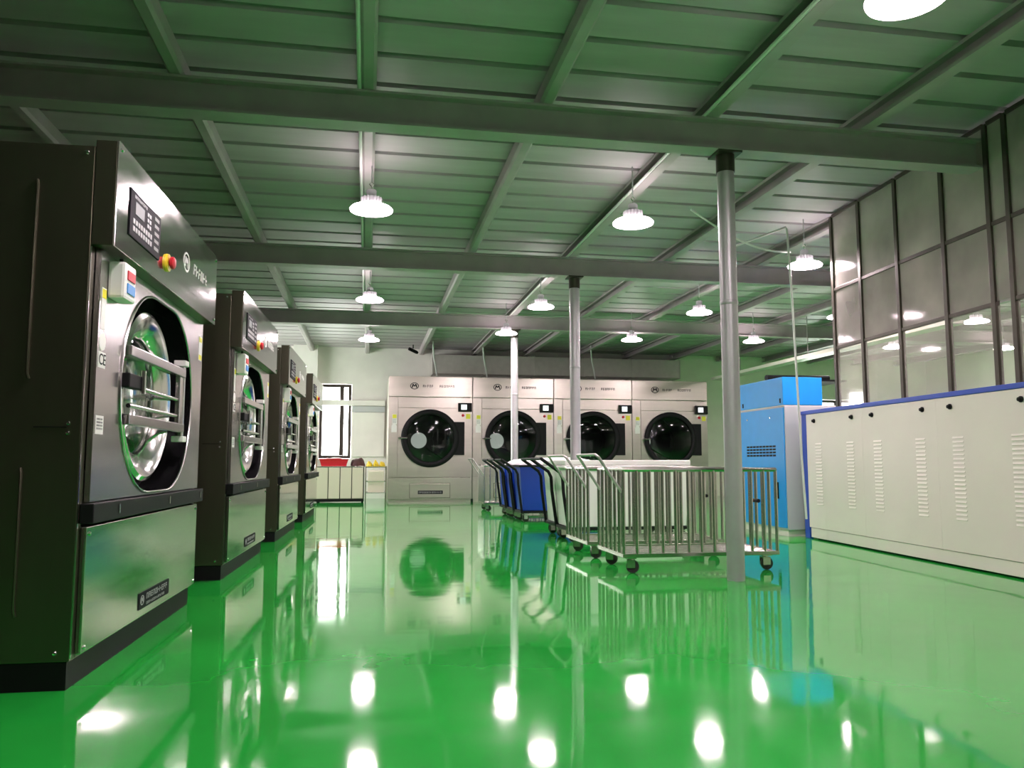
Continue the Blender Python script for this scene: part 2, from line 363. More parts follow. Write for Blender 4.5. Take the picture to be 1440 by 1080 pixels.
lp = [((0.0, 6.52), 'round lamp over the aisle, nearest in the column left of the poles'),
      ((2.23, 6.49), 'round lamp just left of the nearest pole, over the cage carts'),
      ((2.33, 3.03), 'large bright lamp cut by the top edge of the picture'),
      ((4.50, 7.62), 'lamp with dark fins beside the film partition and white hose'),
      ((0.0, 10.26), 'round lamp over the aisle, second in the column left of the poles'),
      ((2.25, 10.34), 'round lamp left of the middle pole top'),
      ((4.50, 10.36), 'round lamp left of the nearest pole, beyond the second beam'),
      ((0.0, 13.68), 'farthest round lamp over the aisle, near the back wall'),
      ((2.17, 12.60), 'small lamp left of the farthest pole top'),
      ((4.38, 12.90), 'far lamp between middle and nearest poles above the fourth dryer'),
      ((6.49, 12.69), 'far lamp above the blue machine'),
      ((9.3, 12.9), 'distant lamp seen through the film, left one'),
      ((11.4, 12.7), 'distant lamp seen through the film, right one'),
      ((0.0, 2.9), 'lamp just above the top edge of the picture, over the aisle'),
      ((0.0, -.8), 'added unseen lamp behind the photographer over the aisle'),  # this and the lamps below are unseen, added for their light
      ((2.2, -.8), 'added unseen lamp behind the photographer in the middle column'),
      ((6.6, 10.3), 'added unseen lamp behind the film beyond the blue machine, nearer column'),  # lamps added behind the film to brighten the right zone
      ((8.8, 10.3), 'added unseen lamp behind the film beyond the blue machine, farther column'),
      ((8.8, 6.5), 'added unseen lamp far behind the film over the right side aisle'),
      ((6.6, 6.5), 'added unseen lamp behind the film over the white ironer'),
      ((6.6, 2.6), 'added unseen lamp right of the picture over the white ironer')]
for (x, y), lab in lp:
    k = (x + .03) / 1.197; near = abs(k - round(k)) * 1.197 < .052
    make_lamp((x, y, 2.853), lab, 3.228 if near else 3.362)

# ------------------------------------------------------------------ washers
def make_washer(loc, rz, label):
    t = thing('washing_machine', label, 'washer', loc, rz, 'stainless washers along the left wall')
    W, D, H = 1.78, 1.55, 1.98
    b = MB().box(0, .05, .0, D, .10, H).box(W-.05, W, .0, D, .10, H).box(.05, W-.05, .16, D, .10, H).box(.05, W-.05, .0, .16, .10, .16).box(.05, W-.05, .0, .16, 1.62, H)
    b.obj('body', 'side_sheet_shaded', t, bevel=.004)
    MB().box(.01, W-.01, .012, D-.02, 0, .10).obj('plinth', 'black', t)
    MB().box(-.003, .006, -.003, .0, .11, 1.595).obj('edge_highlight', 'chrome', t)  # bright strip added to stand for the highlight along the corner
    # near side sheet embossed seams and screws
    for (z0, z1) in ((1.12, 1.82), (.28, .76)):
        MB().tube([(-.001, .185, z0-.02), (-.005, .19, z0), (-.005, .19, z1), (-.001, .195, z1+.02)], .005, 6).obj('side_rib', 'side_sheet_shaded', t, smooth=True)
    MB().box(-.003, 0, .05, .16, .925, .928).obj('side_seam', 'black', t)
    sm = MB().lathe([(0, -.006), (.006, -.005), (.009, 0)], (0,0,0), 'x', 10).mesh('side_screw', 'chrome', smooth=True)
    for p in ((0, .045, .94), (0, .045, .905), (0, .03, 1.955), (0, .05, .13)): link('side_screw', sm, t, p)
    # front panels
    hole = stadium(.77, 1.07, 1.11, .445)
    MB().plate_hole((.055, W-.03, .655, 1.60), hole, -.022, -.002).obj('front_panel', 'stainless', t, bevel=0)
    n = len(hole)
    MB().add([(x, -.024, z) for x, z in hole] + [(x, .14, z) for x, z in hole], [(i, (i+1) % n, n+(i+1) % n, n+i) for i in range(n)]).obj('recess_wall', 'black_gloss', t, smooth=True)
    MB().prism(hole, .138, .15).obj('recess_back', 'black', t)
    MB().tube([(x, -.024, z) for x, z in hole], .006, 8, True).obj('recess_rim', 'stainless', t, smooth=True)
    MB().box(.04, W-.02, -.022, -.002, .115, .565).obj('lower_panel', 'stainless_mirror', t, bevel=.003)
    bd = MB().box(.02, W-.005, -.05, -.002, .578, .65).obj('bumper_band', 'black', t, bevel=.004)
    for u in (.30, 1.05, 1.70): MB().box(u-.008, u+.008, -.054, -.05, .60, .635).obj('band_bolt', 'chrome', bd)
    sw = MB().lathe([(0, -.006), (.006, -.005), (.009, 0)], (0,0,0), 'y', 10).mesh('panel_screw', 'chrome', smooth=True)
    for u, z in ((.07, .135), (W-.05, .135), (W-.05, .54), (.07, .54)): link('panel_screw', sw, t, (u, -.022, z))
    # nameplate
    pl = MB().box(.71, 1.20, -.026, -.022, .150, .222).obj('nameplate', 'ink', t)
    emblem(MB(), .755, .188, .022, -.026).obj('emblem', 'lamp_body', pl)
    for a in ((.82, .184, 1.17, .026, 10, -.026, 3), (.82, .159, 1.12, .012, 16, -.026, 4)): glyphs(MB(), *a).obj('lettering', 'lamp_body', pl)['kind'] = 'stuff'
    # protruding control box
    cb = MB().box(-.003, W-.022, -.079, -.002, 1.602, 2.003).obj('control_box', 'side_sheet_shaded', t, bevel=.003)
    MB().box(-.005, W-.02, -.085, -.079, 1.60, 2.005).obj('control_fascia', 'stainless_mirror', cb, bevel=.002)
    for u, z in ((.03, 1.98), (W-.05, 1.98), (W-.05, 1.63)): link('box_screw', sw, cb, (u, -.085, z))
    kp = MB().box(.14, .56, -.090, -.085, 1.685, 1.875).obj('keypad', 'ink', t, bevel=.002)
    MB().box(.20, .315, -.092, -.090, 1.785, 1.835).obj('display', 'lcd', kp)
    g = MB(); glyphs(g, .19, 1.848, .36, .012, 8, -.09, 9)
    for r_ in range(2):
        for c_ in range(8): g.box(.175+c_*.033, .197+c_*.033, -.092, -.09, 1.742-r_*.030, 1.762-r_*.030)
    for r_ in range(3):
        for c_ in range(2): g.box(.36+c_*.03, .38+c_*.03, -.092, -.09, 1.825-r_*.024, 1.84-r_*.024)
    g.obj('keypad_keys', 'lamp_body', kp)['kind'] = 'stuff'
    g = MB()
    for k in range(5): g.box(.465, .53, -.0915, -.09, 1.84-k*.032, 1.855-k*.032)
    g.obj('keypad_lights', 'grey_ink', kp)['kind'] = 'stuff'
    es = MB().lathe([(0, -.012), (.04, -.010), (.042, 0)], (.70, -.085, 1.71), 'y', 20).obj('emergency_stop_base', 'yellow', t, smooth=True)
    MB().lathe([(.014, -.01), (.014, -.016), (.028, -.018), (.028, -.030), (.02, -.036), (0, -.037)], (.70, -.085, 1.71), 'y', 20).obj('emergency_stop_button', 'red', es, smooth=True)
    emblem(MB(), 1.05, 1.80, .05, -.086).obj('emblem', 'white_plastic', cb)
    glyphs(MB(), 1.20, 1.775, 1.52, .055, 6, -.086, 5).obj('lettering', 'white_plastic', cb)['kind'] = 'stuff'
    # switch box hung on the near corner
    s = MB().box(.13, .27, -.085, -.022, 1.43, 1.575).obj('switch_box', 'white_plastic', t, bevel=.012)
    MB().box(.155, .245, -.090, -.085, 1.508, 1.545).obj('stop_button', 'red', s, bevel=.003)
    MB().box(.155, .245, -.090, -.085, 1.455, 1.495).obj('start_button', 'blue_sticker', s, bevel=.003)
    MB().tube([(.20, -.05, 1.57), (.19, -.05, 1.598)], .008, 8).obj('switch_cable', 'black', s)
    # stickers
    a = MB().box(.075, .122, -.0235, -.022, 1.30, 1.46).obj('warning_sticker', 'white_plastic', t)
    MB().box(.078, .119, -.0245, -.0235, 1.42, 1.455).obj('warning_band', 'warn_yellow', a)
    MB().prism(circ(.105, 1.255, .035, 16), -.0235, -.022).obj('round_sticker', 'white_plastic', t)
    s = MB().box(.07, .145, -.0235, -.022, 1.155, 1.215).obj('ce_sticker', 'white_plastic', t)
    letters('CE', .06, 'ink', s, (.108, -.0245, 1.185), (PI/2, 0, 0))
    s = MB().box(.075, .155, -.0235, -.022, .905, .975).obj('data_sticker', 'white_plastic', t)
    g = MB()
    for k in range(4): glyphs(g, .082, .958-k*.012, .145, .007, 9, -.0235, 30+k)
    g.obj('lettering', 'grey_ink', s)['kind'] = 'stuff'
    s = MB().box(1.66, 1.73, -.0235, -.022, 1.38, 1.52).obj('caution_sticker', 'white_plastic', t)
    for z in (1.385, 1.487): MB().box(1.662, 1.728, -.0245, -.0235, z, z+.028).obj('caution_band', 'warn_yellow', s)
    # door
    o = (.775, 0, 1.10)
    d = MB().lathe([(.30, .12), (.385, .12), (.392, .03), (.385, .0), (.365, -.012), (.34, -.005), (.29, .02), (.265, .04), (.262, .08)], o, 'y', 56).obj('door', 'chrome', t, smooth=True)
    MB().lathe([(.262, .07), (.22, .095), (.15, .115), (.0, .125)], o, 'y', 48).obj('drum_bowl', 'stainless_mirror', d, smooth=True)
    MB().lathe([(.264, .05), (.24, .035), (.17, .015), (.09, .005), (0, .002)], o, 'y', 48).obj('door_glass', 'glass', d, smooth=True)
    for z in (1.26, .975): MB().box(.375, 1.28, -.05, -.022, z-.022, z+.022).obj('clamp_arm', 'stainless', d, bevel=.004)
    MB().box(1.19, 1.245, -.045, -.02, .997, 1.238).obj('arm_brace', 'stainless', d, bevel=.004)
    for z in (1.118, 1.035): MB().cyl((.42, -.03, z), (1.19, -.03, z), .010, 12).obj('clamp_rod', 'chrome', d, smooth=True)
    MB().cyl((1.30, -.02, .92), (1.30, -.02, 1.31), .022, 16).obj('hinge_post', 'stainless', t, smooth=True)
    for z in (.905, 1.30): MB().box(1.265, 1.335, -.05, .01, z, z+.03).obj('hinge_block', 'white_plastic', t, bevel=.004)
    MB().box(.345, .50, -.055, -.015, 1.105, 1.165).obj('latch', 'black', d, bevel=.006)
    MB().cyl((.505, -.06, 1.09), (.505, -.06, 1.19), .012, 10).obj('latch_pin', 'chrome', d, smooth=True)
    return t
rz = math.atan2(9.96, .24)
wl = [('nearest, largest-looking washer at the left picture edge'), ('second washer of the left row, just beyond the nearest'), 'third washer of the left row, before the farthest', 'farthest washer of the left row, closest to the window']
for k in range(4):
    u = 2.68*k; loc = (-1.02 + .0241*u, 3.14 + u, 0)
    if k == 0: w0 = make_washer(loc, rz, wl[0])
    else: place(w0, loc, rz, wl[k])

# ------------------------------------------------------------------ dryers
def make_dryer(loc, label):
    t = thing('tumble_dryer', label, 'dryer', loc, 0, 'stainless dryers along the back wall')
    W, D, H = 1.69, 1.70, 2.53
    MB().box(0, .04, 0, D, .06, H).box(W-.04, W, 0, D, .06, H).box(.04, W-.04, 0, D, H-.04, H).box(.04, W-.04, 0, D, .06, .10).box(.04, W-.04, D-.04, D, .10, H-.04).obj('body', 'stainless_warm', t)
    MB().box(.02, W-.02, .02, D-.02, 0, .06).obj('plinth', 'stainless_warm', t)
    f = MB().box(.004, W-.004, -.035, -.002, 2.12, H).obj('fascia', 'stainless_warm', t, bevel=.003)
    emblem(MB(), .51, 2.335, .07, -.036).obj('emblem', 'ink', f)
    for a in ((.68, 2.31, .90, .05, 5, -.036, 11), (1.02, 2.31, 1.33, .05, 7, -.036, 12)): glyphs(MB(), *a).obj('lettering', 'ink', f)['kind'] = 'stuff'
    MB().box(.004, .185, -.02, -.002, .50, 2.11).obj('left_strip', 'stainless_warm', t, bevel=.003)
    MB().plate_hole((.19, W-.004, .50, 1.885), circ(.836, 1.28, .50), -.024, -.004).obj('door_panel', 'stainless_warm', t)
    MB().box(.19, W-.004, -.02, -.002, 1.893, 2.11).obj('upper_panel', 'stainless_warm', t, bevel=.003)
    MB().box(.004, W-.004, -.02, -.002, .065, .49).obj('lower_panel', 'stainless_warm', t, bevel=.003)
    MB().box(.43, 1.25, -.0215, -.02, .085, .38).obj('drawer_gap', 'side_sheet_shaded', t)
    dw = MB().box(.44, 1.24, -.034, -.0215, .095, .37).obj('lint_drawer', 'stainless_warm', t, bevel=.004)
    n = MB().box(.60, 1.10, -.038, -.034, .165, .235).obj('nameplate', 'ink', dw)
    glyphs(MB(), .62, .185, 1.08, .03, 14, -.038, 13).obj('lettering', 'lamp_body', n)['kind'] = 'stuff'
    # drum seen through the door glass
    MB().lathe([(.50, -.004), (.50, .03), (.60, .05), (.60, 1.3), (0, 1.3)], (.836, 0, 1.28), 'y', 40).obj('drum', 'drum_dark', t, smooth=True)
    MB().lathe([(0, 1.26), (.17, 1.26), (.17, 1.30)], (.69, 0, 1.27), 'y', 32).obj('drum_hub_glow', 'hub_disc_glow', t, smooth=True)  # pale hub disc with a weak glow put into its material
    MB().cyl((.82, 1.2, 1.12), (1.25, .9, .82), .012, 8).obj('drum_rib', 'stainless', t)
    # door
    d = MB().lathe([(.50, -.026), (.575, -.028), (.585, -.06), (.56, -.085), (.51, -.09), (.485, -.075), (.48, -.03), (.50, -.026)], (.836, 0, 1.28), 'y', 56).obj('door_ring', 'black', t, smooth=True)
    MB().lathe([(.482, -.05), (.45, -.07), (.33, -.085), (.18, -.093), (0, -.095)], (.836, 0, 1.28), 'y', 48).obj('door_glass', 'dark_glass', d, smooth=True)
    MB().box(1.30, 1.53, -.055, -.025, .945, 1.615).obj('hinge_plate', 'black', t, bevel=.004)
    h = MB().box(.19, .37, -.115, -.088, 1.272, 1.294).box(.22, .27, -.115, -.026, 1.262, 1.304).obj('door_handle', 'chrome', d, bevel=.003)
    c = MB().box(1.40, 1.675, -.09, -.022, 1.825, 2.0).obj('controller', 'black', t, bevel=.006)
    MB().box(1.455, 1.57, -.093, -.09, 1.862, 1.965).obj('controller_screen', 'screen', c)
    g = MB(); glyphs(g, 1.47, 1.90, 1.555, .03, 4, -.0935, 21); g.obj('lettering', 'ink', c)['kind'] = 'stuff'
    MB().lathe([(0, -.05), (.025, -.046), (.03, -.03), (.03, -.02)], (1.50, 0, 1.75), 'y', 14).obj('stop_button', 'red', t, smooth=True)
    MB().box(1.56, 1.65, -.026, -.024, 1.68, 1.78).obj('caution_sticker', 'warn_yellow', t)
    s = MB().box(.075, .165, -.022, -.02, 1.56, 1.76).obj('warning_sticker', 'white_plastic', t)
    MB().box(.08, .16, -.023, -.022, 1.68, 1.755).obj('warning_band', 'warn_yellow', s)
    g = MB()
    for k in range(4): glyphs(g, .085, 1.65-k*.022, .155, .014, 6, -.022, 40+k)
    g.obj('lettering', 'grey_ink', s)['kind'] = 'stuff'
    MB().box(.06, .165, -.022, -.02, 1.40, 1.52).prism(circ(.112, 1.52, .05, 14), -.0222, -.02).obj('tag_sticker', 'white_plastic', t)
    return t
dl = ['leftmost dryer of the back row, fully visible beside the window', 'second dryer from the left, partly behind the thinnest pole',
      'third dryer from the left, crossed by the middle pole', 'rightmost dryer of the back row, beside the green wall']
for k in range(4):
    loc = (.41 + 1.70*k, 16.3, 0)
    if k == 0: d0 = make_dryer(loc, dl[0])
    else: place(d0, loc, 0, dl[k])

# ------------------------------------------------------------------ carts
def caster_parts(t, x, y, top, wheel_m, r=.048, swing=0.0):
    c = MB().box(-.04, .04, -.035, .035, top-.01, top).cyl((0,0,top-.02), (0,0,top-.01), .022, 12).box(-.03, .03, -.026, -.020, r-.01, top-.02).box(-.03, .03, .020, .026, r-.01, top-.02).box(-.03, .03, -.026, .026, top-.026, top-.018).obj('caster', 'tube_steel', t)
    c.location = (x, y, 0); c.rotation_euler = (0, 0, swing)
    MB().lathe([(.0, -.016), (r*.55, -.016), (r*.6, -.013), (r*.95, -.014), (r, -.008), (r, .008), (r*.95, .014), (r*.6, .013), (r*.55, .016), (0, .016)], (.012, 0, r), 'y', 20).obj('wheel', wheel_m, c, smooth=True)
    return c
def u_handle(t, x, y0, y1, zb, out, up, r, m):
    MB().tube([(x, y0, zb), (x-out*.9, y0, zb+up*.93), (x-out, y0+.02, zb+up), (x-out, y1-.02, zb+up), (x-out*.9, y1, zb+up*.93), (x, y1, zb)], r, 8).obj('handle', m, t, smooth=True)
def cage_cart(loc, label, L=1.19, Wd=.63, rz=0):
    t = thing('cage_cart', label, 'cart', loc, rz, 'stainless cage carts')
    zb, zt, r = .145, .745, .0125
    MB().tube([(0,0,zt), (L,0,zt), (L,Wd,zt), (0,Wd,zt)], .016, 8, True).obj('top_rail', 'tube_steel', t, smooth=False)
    MB().box(-.012, L+.012, -.012, .012, zb-.03, zb).box(-.012, L+.012, Wd-.012, Wd+.012, zb-.03, zb).box(-.012, .012, .012, Wd-.012, zb-.03, zb).box(L-.012, L+.012, .012, Wd-.012, zb-.03, zb).obj('base_frame', 'tube_steel', t, bevel=.003)
    bm_ = MB().cyl((0,0,zb-.005), (0,0,zt), r, 10).mesh('bar', 'tube_steel', smooth=True)
    n = 12
    for i in range(n+1):
        for y in (0, Wd): link('bar', bm_, t, (L*i/n, y, 0))
    for j in range(1, 6):
        for x in (0, L): link('bar', bm_, t, (x, Wd*j/6, 0))
    sl = MB().cyl((.0,0,zb-.012), (L,0,zb-.012), .006, 8).mesh('floor_slat', 'tube_steel', smooth=True)
    for j in range(1, 9): link('floor_slat', sl, t, (0, Wd*j/9, 0))
    for x in (.07, L-.07):
        for y in (.06, Wd-.06): caster_parts(t, x, y, zb-.03, 'rubber', .048, random.uniform(-.7, .5))
    u_handle(t, -.0, .04, Wd-.04, .585, .19, .27, .011, 'handle_steel')
    MB().cyl((L-.004, Wd*.5-.05, .50), (L-.004, Wd*.5+.05, .50), .015, 10).obj('latch_tab', 'black', t)
    return t
cage_cart((1.83, 5.63, 0), 'nearest empty stainless cage cart, standing behind the nearest pole')
cage_cart((1.82, 6.55, 0), 'second stainless cage cart, between the nearest cage cart and white bins', Wd=.70)
cage_cart((1.90, 13.16, 0), 'farthest stainless cage cart, behind the blue bins', Wd=.62, L=1.15)
def bin_cart(loc, label, group, m, L, Wd, frame, lid):
    t = thing('bin_cart', label, 'cart', loc, 0, group)
    zb, zt = .15, .76
    s = .045
    o = [(0,0),(L,0),(L,Wd),(0,Wd)]; q = [(s,s*.6),(L-s,s*.6),(L-s,Wd-s*.6),(s,Wd-s*.6)]; e = .012
    vs = [(x,y,zt) for x,y in o] + [(x,y,zb) for x,y in q] + [(x+(e if x < L/2 else -e), y+(e if y < Wd/2 else -e), zt) for x,y in o] + [(x+(e if x < L/2 else -e), y+(e if y < Wd/2 else -e), zb+e) for x,y in q]
    fs = [(4,7,6,5)] + [(i,(i+1)%4,4+(i+1)%4,4+i) for i in range(4)] + [(8+i,12+i,12+(i+1)%4,8+(i+1)%4) for i in range(4)] + [(12,13,14,15)] + [(i,8+i,8+(i+1)%4,(i+1)%4) for i in range(4)]
    MB().add(vs, fs).obj('bin', m, t, bevel=.01, smooth=False)
    MB().tube([(-.012,-.012,zt-.01), (L+.012,-.012,zt-.01), (L+.012,Wd+.012,zt-.01), (-.012,Wd+.012,zt-.01)], .014, 8, True).obj('rim_rail', m if lid else frame, t)
    MB().box(.02, L-.02, .01, .04, zb-.035, zb-.003).box(.02, L-.02, Wd-.04, Wd-.01, zb-.035, zb-.003).box(.02, .05, .04, Wd-.04, zb-.035, zb-.003).box(L-.05, L-.02, .04, Wd-.04, zb-.035, zb-.003).obj('base_frame', frame, t, bevel=.003)
    # left end frame whose tubes bend into the push handle
    for y in (.0, Wd): 
        MB().tube([(.03, y, zb-.03), (-.022, y, .5), (-.03, y, .64), (-.06, y, .70), (-.25, y, .835)], .017, 8).obj('end_tube', frame, t, smooth=True)
    MB().cyl((-.25, -.005, .835), (-.25, Wd+.005, .835), .0145, 10).obj('push_bar', frame, t, smooth=True)
    for x in (.08, L-.08):
        for y in (.06, Wd-.06): caster_parts(t, x, y, zb-.035, 'rubber', .048, random.uniform(-.7, .5))
    if lid: MB().box(-.005, L+.005, -.005, Wd+.005, zt+.008, zt+.062).obj('lid', 'white_plastic', t, bevel=.012)
    else:
        n = 8; vs = []
        for i in range(n+1):
            for j in range(n+1):
                a, b = i/n, j/n; vs.append((.025+(L-.05)*a, .025+(Wd-.05)*b, .75 + .105*min(1, 6*min(a,1-a,b,1-b)) + .012*math.sin(9*a+5*b)))
        fs = [(i*(n+1)+j, (i+1)*(n+1)+j, (i+1)*(n+1)+j+1, i*(n+1)+j+1) for i in range(n) for j in range(n)]
        ln = tag(MB().add(vs, fs).obj('linen_pile', 'linen', None, smooth=True, loc=loc), 'white linen heaped inside the ' + label.split(',')[0], 'linen', 'linen heaps in the blue bins')
        so = ln.modifiers.new('thickness', 'SOLIDIFY'); so.thickness = .06; so.offset = -1
    return t
bin_cart((1.97, 7.92, 0), 'nearer white bin cart with black push handle, behind the cage carts', 'white bin carts', 'white_plastic', 1.33, .52, 'black', True)
bin_cart((1.99, 8.52, 0), 'farther white bin cart with black push handle, next to blue bins', 'white bin carts', 'white_plastic', 1.33, .52, 'black', True)
bin_cart((2.03, 10.70, 0), 'nearest blue bin cart, its blue front facing the aisle', 'blue bin carts', 'blue_bin', 1.15, .50, 'black', False)
bin_cart((2.03, 11.33, 0), 'middle blue bin cart, mostly hidden behind the nearest', 'blue bin carts', 'blue_bin', 1.15, .50, 'black', False)
bin_cart((2.03, 11.96, 0), 'farthest blue bin cart, in front of a cage cart', 'blue bin carts', 'blue_bin', 1.15, .50, 'black', False)

# ------------------------------------------------------------------ white ironer with blue trim
irz = math.atan2(-3.11, -.21)
t = thing('flatwork_ironer', 'long white ironing machine with blue edge on the right', 'machine', (4.637, 8.01, 0), irz)
LI, HI, DI = 5.2, 1.335, 2.3
MB().box(0, LI, .03, DI, .05, HI-.03).obj('body', 'grey_sheet', t)
MB().box(0, .10, -.012, .03, .0, HI).obj('blue_end_post', 'blue_trim', t, bevel=.004)
MB().box(0, LI, -.02, .03, HI-.028, HI+.012).obj('blue_top_edge', 'blue_trim', t, bevel=.006)
MB().box(0, LI, .031, DI, HI-.028, HI+.008).obj('top_sheet', 'grey_sheet', t)
MB().box(.12, LI, -.004, .028, .015, .115).obj('kick_strip', 'white_paint', t, bevel=.003)
MB().box(.14, LI-.02, .06, DI-.05, 0, .05).obj('foot_base', 'black', t)
km = MB().lathe([(0, -.028), (.014, -.026), (.014, -.012), (.022, -.010), (.022, 0)], (0,0,0), 'y', 12).mesh('knob', 'black', smooth=True)
for k in range(5):
    a, b = (.105 if k == 0 else .10+1.10*k), min(.10+1.10*(k+1), LI)
    p = MB().box(a+.0005, b-.0005, -.012, .028, .119, HI-.03).obj('panel', 'white_paint', t, bevel=.0015)
    for u in (a+.18, b-.17): link('knob', km, p, (u, -.012, 1.23)); 
    for cu in (a+.25, b-.22):
        if cu > LI-.1: continue
        mb = MB(); n = 20
        for j in range(n):
            z = .36 + .62*j/(n-1)
            mb.add([(cu-.065, -.012, z), (cu+.065, -.012, z), (cu+.06, -.017, z+.002), (cu-.06, -.017, z+.002), (cu-.065, -.012, z+.017), (cu+.065, -.012, z+.017)], [(0,1,2,3), (3,2,5,4), (0,3,4), (1,5,2)])
        mb.obj('louver_column', 'white_paint', p)['kind'] = 'stuff'

# film partition standing on the ironer
t = thing('film_partition', 'steel-framed clear plastic film partition above the white ironer', 'partition', (4.637, 8.01, 1.352), irz)
posts = [.645, 1.16, 1.765, 2.40, 2.93, 3.13, 3.95, 4.7]
ZT = 1.96
hz = [.008, .60, 1.195, ZT]
for i, u in enumerate(posts):
    wd = .022
    if i == 0: MB().box(u-wd, u+wd, .05, .09, 0, ZT).obj('post', 'frame_steel', t, bevel=.003)
    else: MB().box(u-wd, u+wd, .05, .09, 0, ZT).obj('post', 'frame_steel', t, bevel=.003)
for i in range(len(posts)-1):
    a, b = posts[i]+.022, posts[i+1]-.022
    for z in hz[1:]:
        if i == 4 and z == hz[1]: continue
        MB().box(a, b, .055, .085, z-.016, z+.016).obj('rail', 'frame_steel', t, bevel=.003)
    for j in range(3):
        z0, z1 = hz[j]+(.016 if j else 0), hz[j+1]-.016
        MB().box(a, b, .068, .072, z0, z1).obj('film_pane', ('film_clear', 'film_mid', 'film_dusty_sheen')[j], t)

# ------------------------------------------------------------------ blue machine
t = thing('folding_machine', 'bright blue cabinet machine at the end of the white ironer', 'machine', (4.48, 8.12, 0), 0)
MB().box(.012, 1.3, 0, 1.10, .07, 1.415).obj('body', 'grey_sheet', t, bevel=.004)
MB().box(.03, 1.25, .03, 1.06, 0, .07).obj('foot_base', 'white_paint', t)
p = MB().box(0, .012, .012, 1.09, .09, 1.40).obj('side_door', 'blue_machine', t, bevel=.003)
for r_ in range(4):
    for c_ in range(9): MB().box(-.002, 0, .20+c_*.078, .265+c_*.078, .865+r_*.034, .885+r_*.034).obj('vent_slot', 'black', p)
for y in (.3, .85): MB().lathe([(0, -.012), (.012, -.01), (.012, 0)], (0, y, 1.30), 'x', 10).obj('door_screw', 'chrome', p)
MB().box(-.012, 0, .16, .20, .40, .58).obj('door_handle', 'black', p)
u = MB().box(-.004, .47, .0, 1.03, 1.425, 1.735).obj('upper_box', 'blue_machine', t, bevel=.006)
for y in (.06, .95): MB().box(-.010, -.004, y-.01, y+.01, 1.45, 1.50).obj('box_latch', 'black', u)
MB().box(.004, 1.29, .004, 1.09, 1.415, 1.425).obj('seam_strip', 'white_paint', t)
tag(MB().box(4.6, 5.5, 8.5, 9.0, 1.735, 1.755).tube([(4.62, 8.75, 1.79), (5.0, 8.8, 1.80), (5.4, 8.7, 1.79)], .035, 8).obj('motor_rail', 'black'), 'black bar lying on top of the blue cabinet', 'bar')

# white hose, pipes and cables
tag(MB().tube([(3.62, 7.40, 2.97), (3.85, 7.40, 3.06), (4.17, 7.40, 3.19), (4.185, 7.40, 3.17), (4.21, 7.40, 2.6), (4.24, 7.4, 1.6), (4.26, 7.4, .9), (4.29, 7.4, .24)], .011, 8).obj('white_hose', 'cable_white', smooth=True), 'thin white hose hanging from the roof beside the ironer', 'hose')
pts = []
for i in range(13):
    a = i/12; pts.append((3.0 + 1.30*a, 7.05 + .5*a, 3.20 - .25*math.sin(PI*a*.66)))
tag(MB().tube(pts, .010, 6).obj('drooping_cable', 'cable_white', smooth=True), 'white cable drooping to the lamp beside the partition', 'cable')
for X, lab in ((2.303, 'thin white conduit along the purlin above the poles'), (-.09, 'thin white conduit along the purlin above the aisle')):
    tag(MB().cyl((X, .5, 3.235), (X, 13.8, 3.235), .013, 8).obj('conduit', 'cable_white', smooth=True), lab, 'conduit')
for x, lab in ((1.42, 'white power cable dropping to the first dryer'), (2.48, 'white power cable dropping to the second dryer'), (4.85, 'white power cable dropping to the third dryer')):
    tag(MB().tube([(x-.10, 16.75, 3.33), (x-.08, 16.75, 3.0), (x-.03, 16.75, 2.75), (x, 16.75, 2.531)], .016, 8).obj('power_cable', 'cable_white', smooth=True), lab, 'cable')
t = thing('exhaust_duct', 'long grey duct along the back wall above the dryers', 'duct', (1.4, 17.72, 2.76))
for k in range(5): MB().box(1.155*k, 1.155*k+1.15, 0, .45, 0, .42).obj('duct_section', 'duct', t, bevel=.004)
for k in range(6): MB().box(1.155*k-.015, 1.155*k+.012, -.014, .464, -.014, .434).obj('duct_flange', 'duct', t)
t = thing('cable_tray', 'sloping-looking white cable tray behind the blue machine', 'tray', (7.45, 9.2, 2.60))
MB().box(0, .22, 0, 7.4, 0, .012).obj('tray_base', 'duct', t)
MB().box(-.01, .0, 0, 7.4, 0, .06).box(.22, .23, 0, 7.4, 0, .06).obj('tray_side', 'white_paint', t)
for y in (1.0, 3.6, 6.2): MB().cyl((.11, y, .012), (.11, y, .76), .008, 8).obj('tray_hanger', 'steel_paint', t)
t = thing('trunking', 'white pipe casing along the back wall beside the window', 'trunking', (-1.06, 18.06, 2.05))
MB().box(0, 1.44, 0, .138, 0, .115).obj('casing', 'wall_white', t, bevel=.006)
MB().box(.72, 1.44, .09, .138, -.14, -.01).obj('lower_casing', 'grey_sheet', t, bevel=.004)
t = thing('security_camera', 'small dark security camera above the first dryer', 'camera', (.93, 17.1, 3.30))
MB().cyl((0,0,-.08), (0,0,-.002), .012, 8).obj('arm', 'black', t)
MB().cyl((-.09,-.06,-.10), (.08,.05,-.16), .035, 12).obj('housing', 'black', t, smooth=True)
MB().cyl((.08,.05,-.16), (.10,.065,-.167), .028, 12).obj('lens_hood', 'black_gloss', t, smooth=True)
t = thing('wall_board', 'plain cream board on the wall between window and first dryer', 'board', (-.33, 18.15, .92))
MB().box(0, .70, .0, .048, 0, .98).obj('board', 'wall_white', t, bevel=.004)

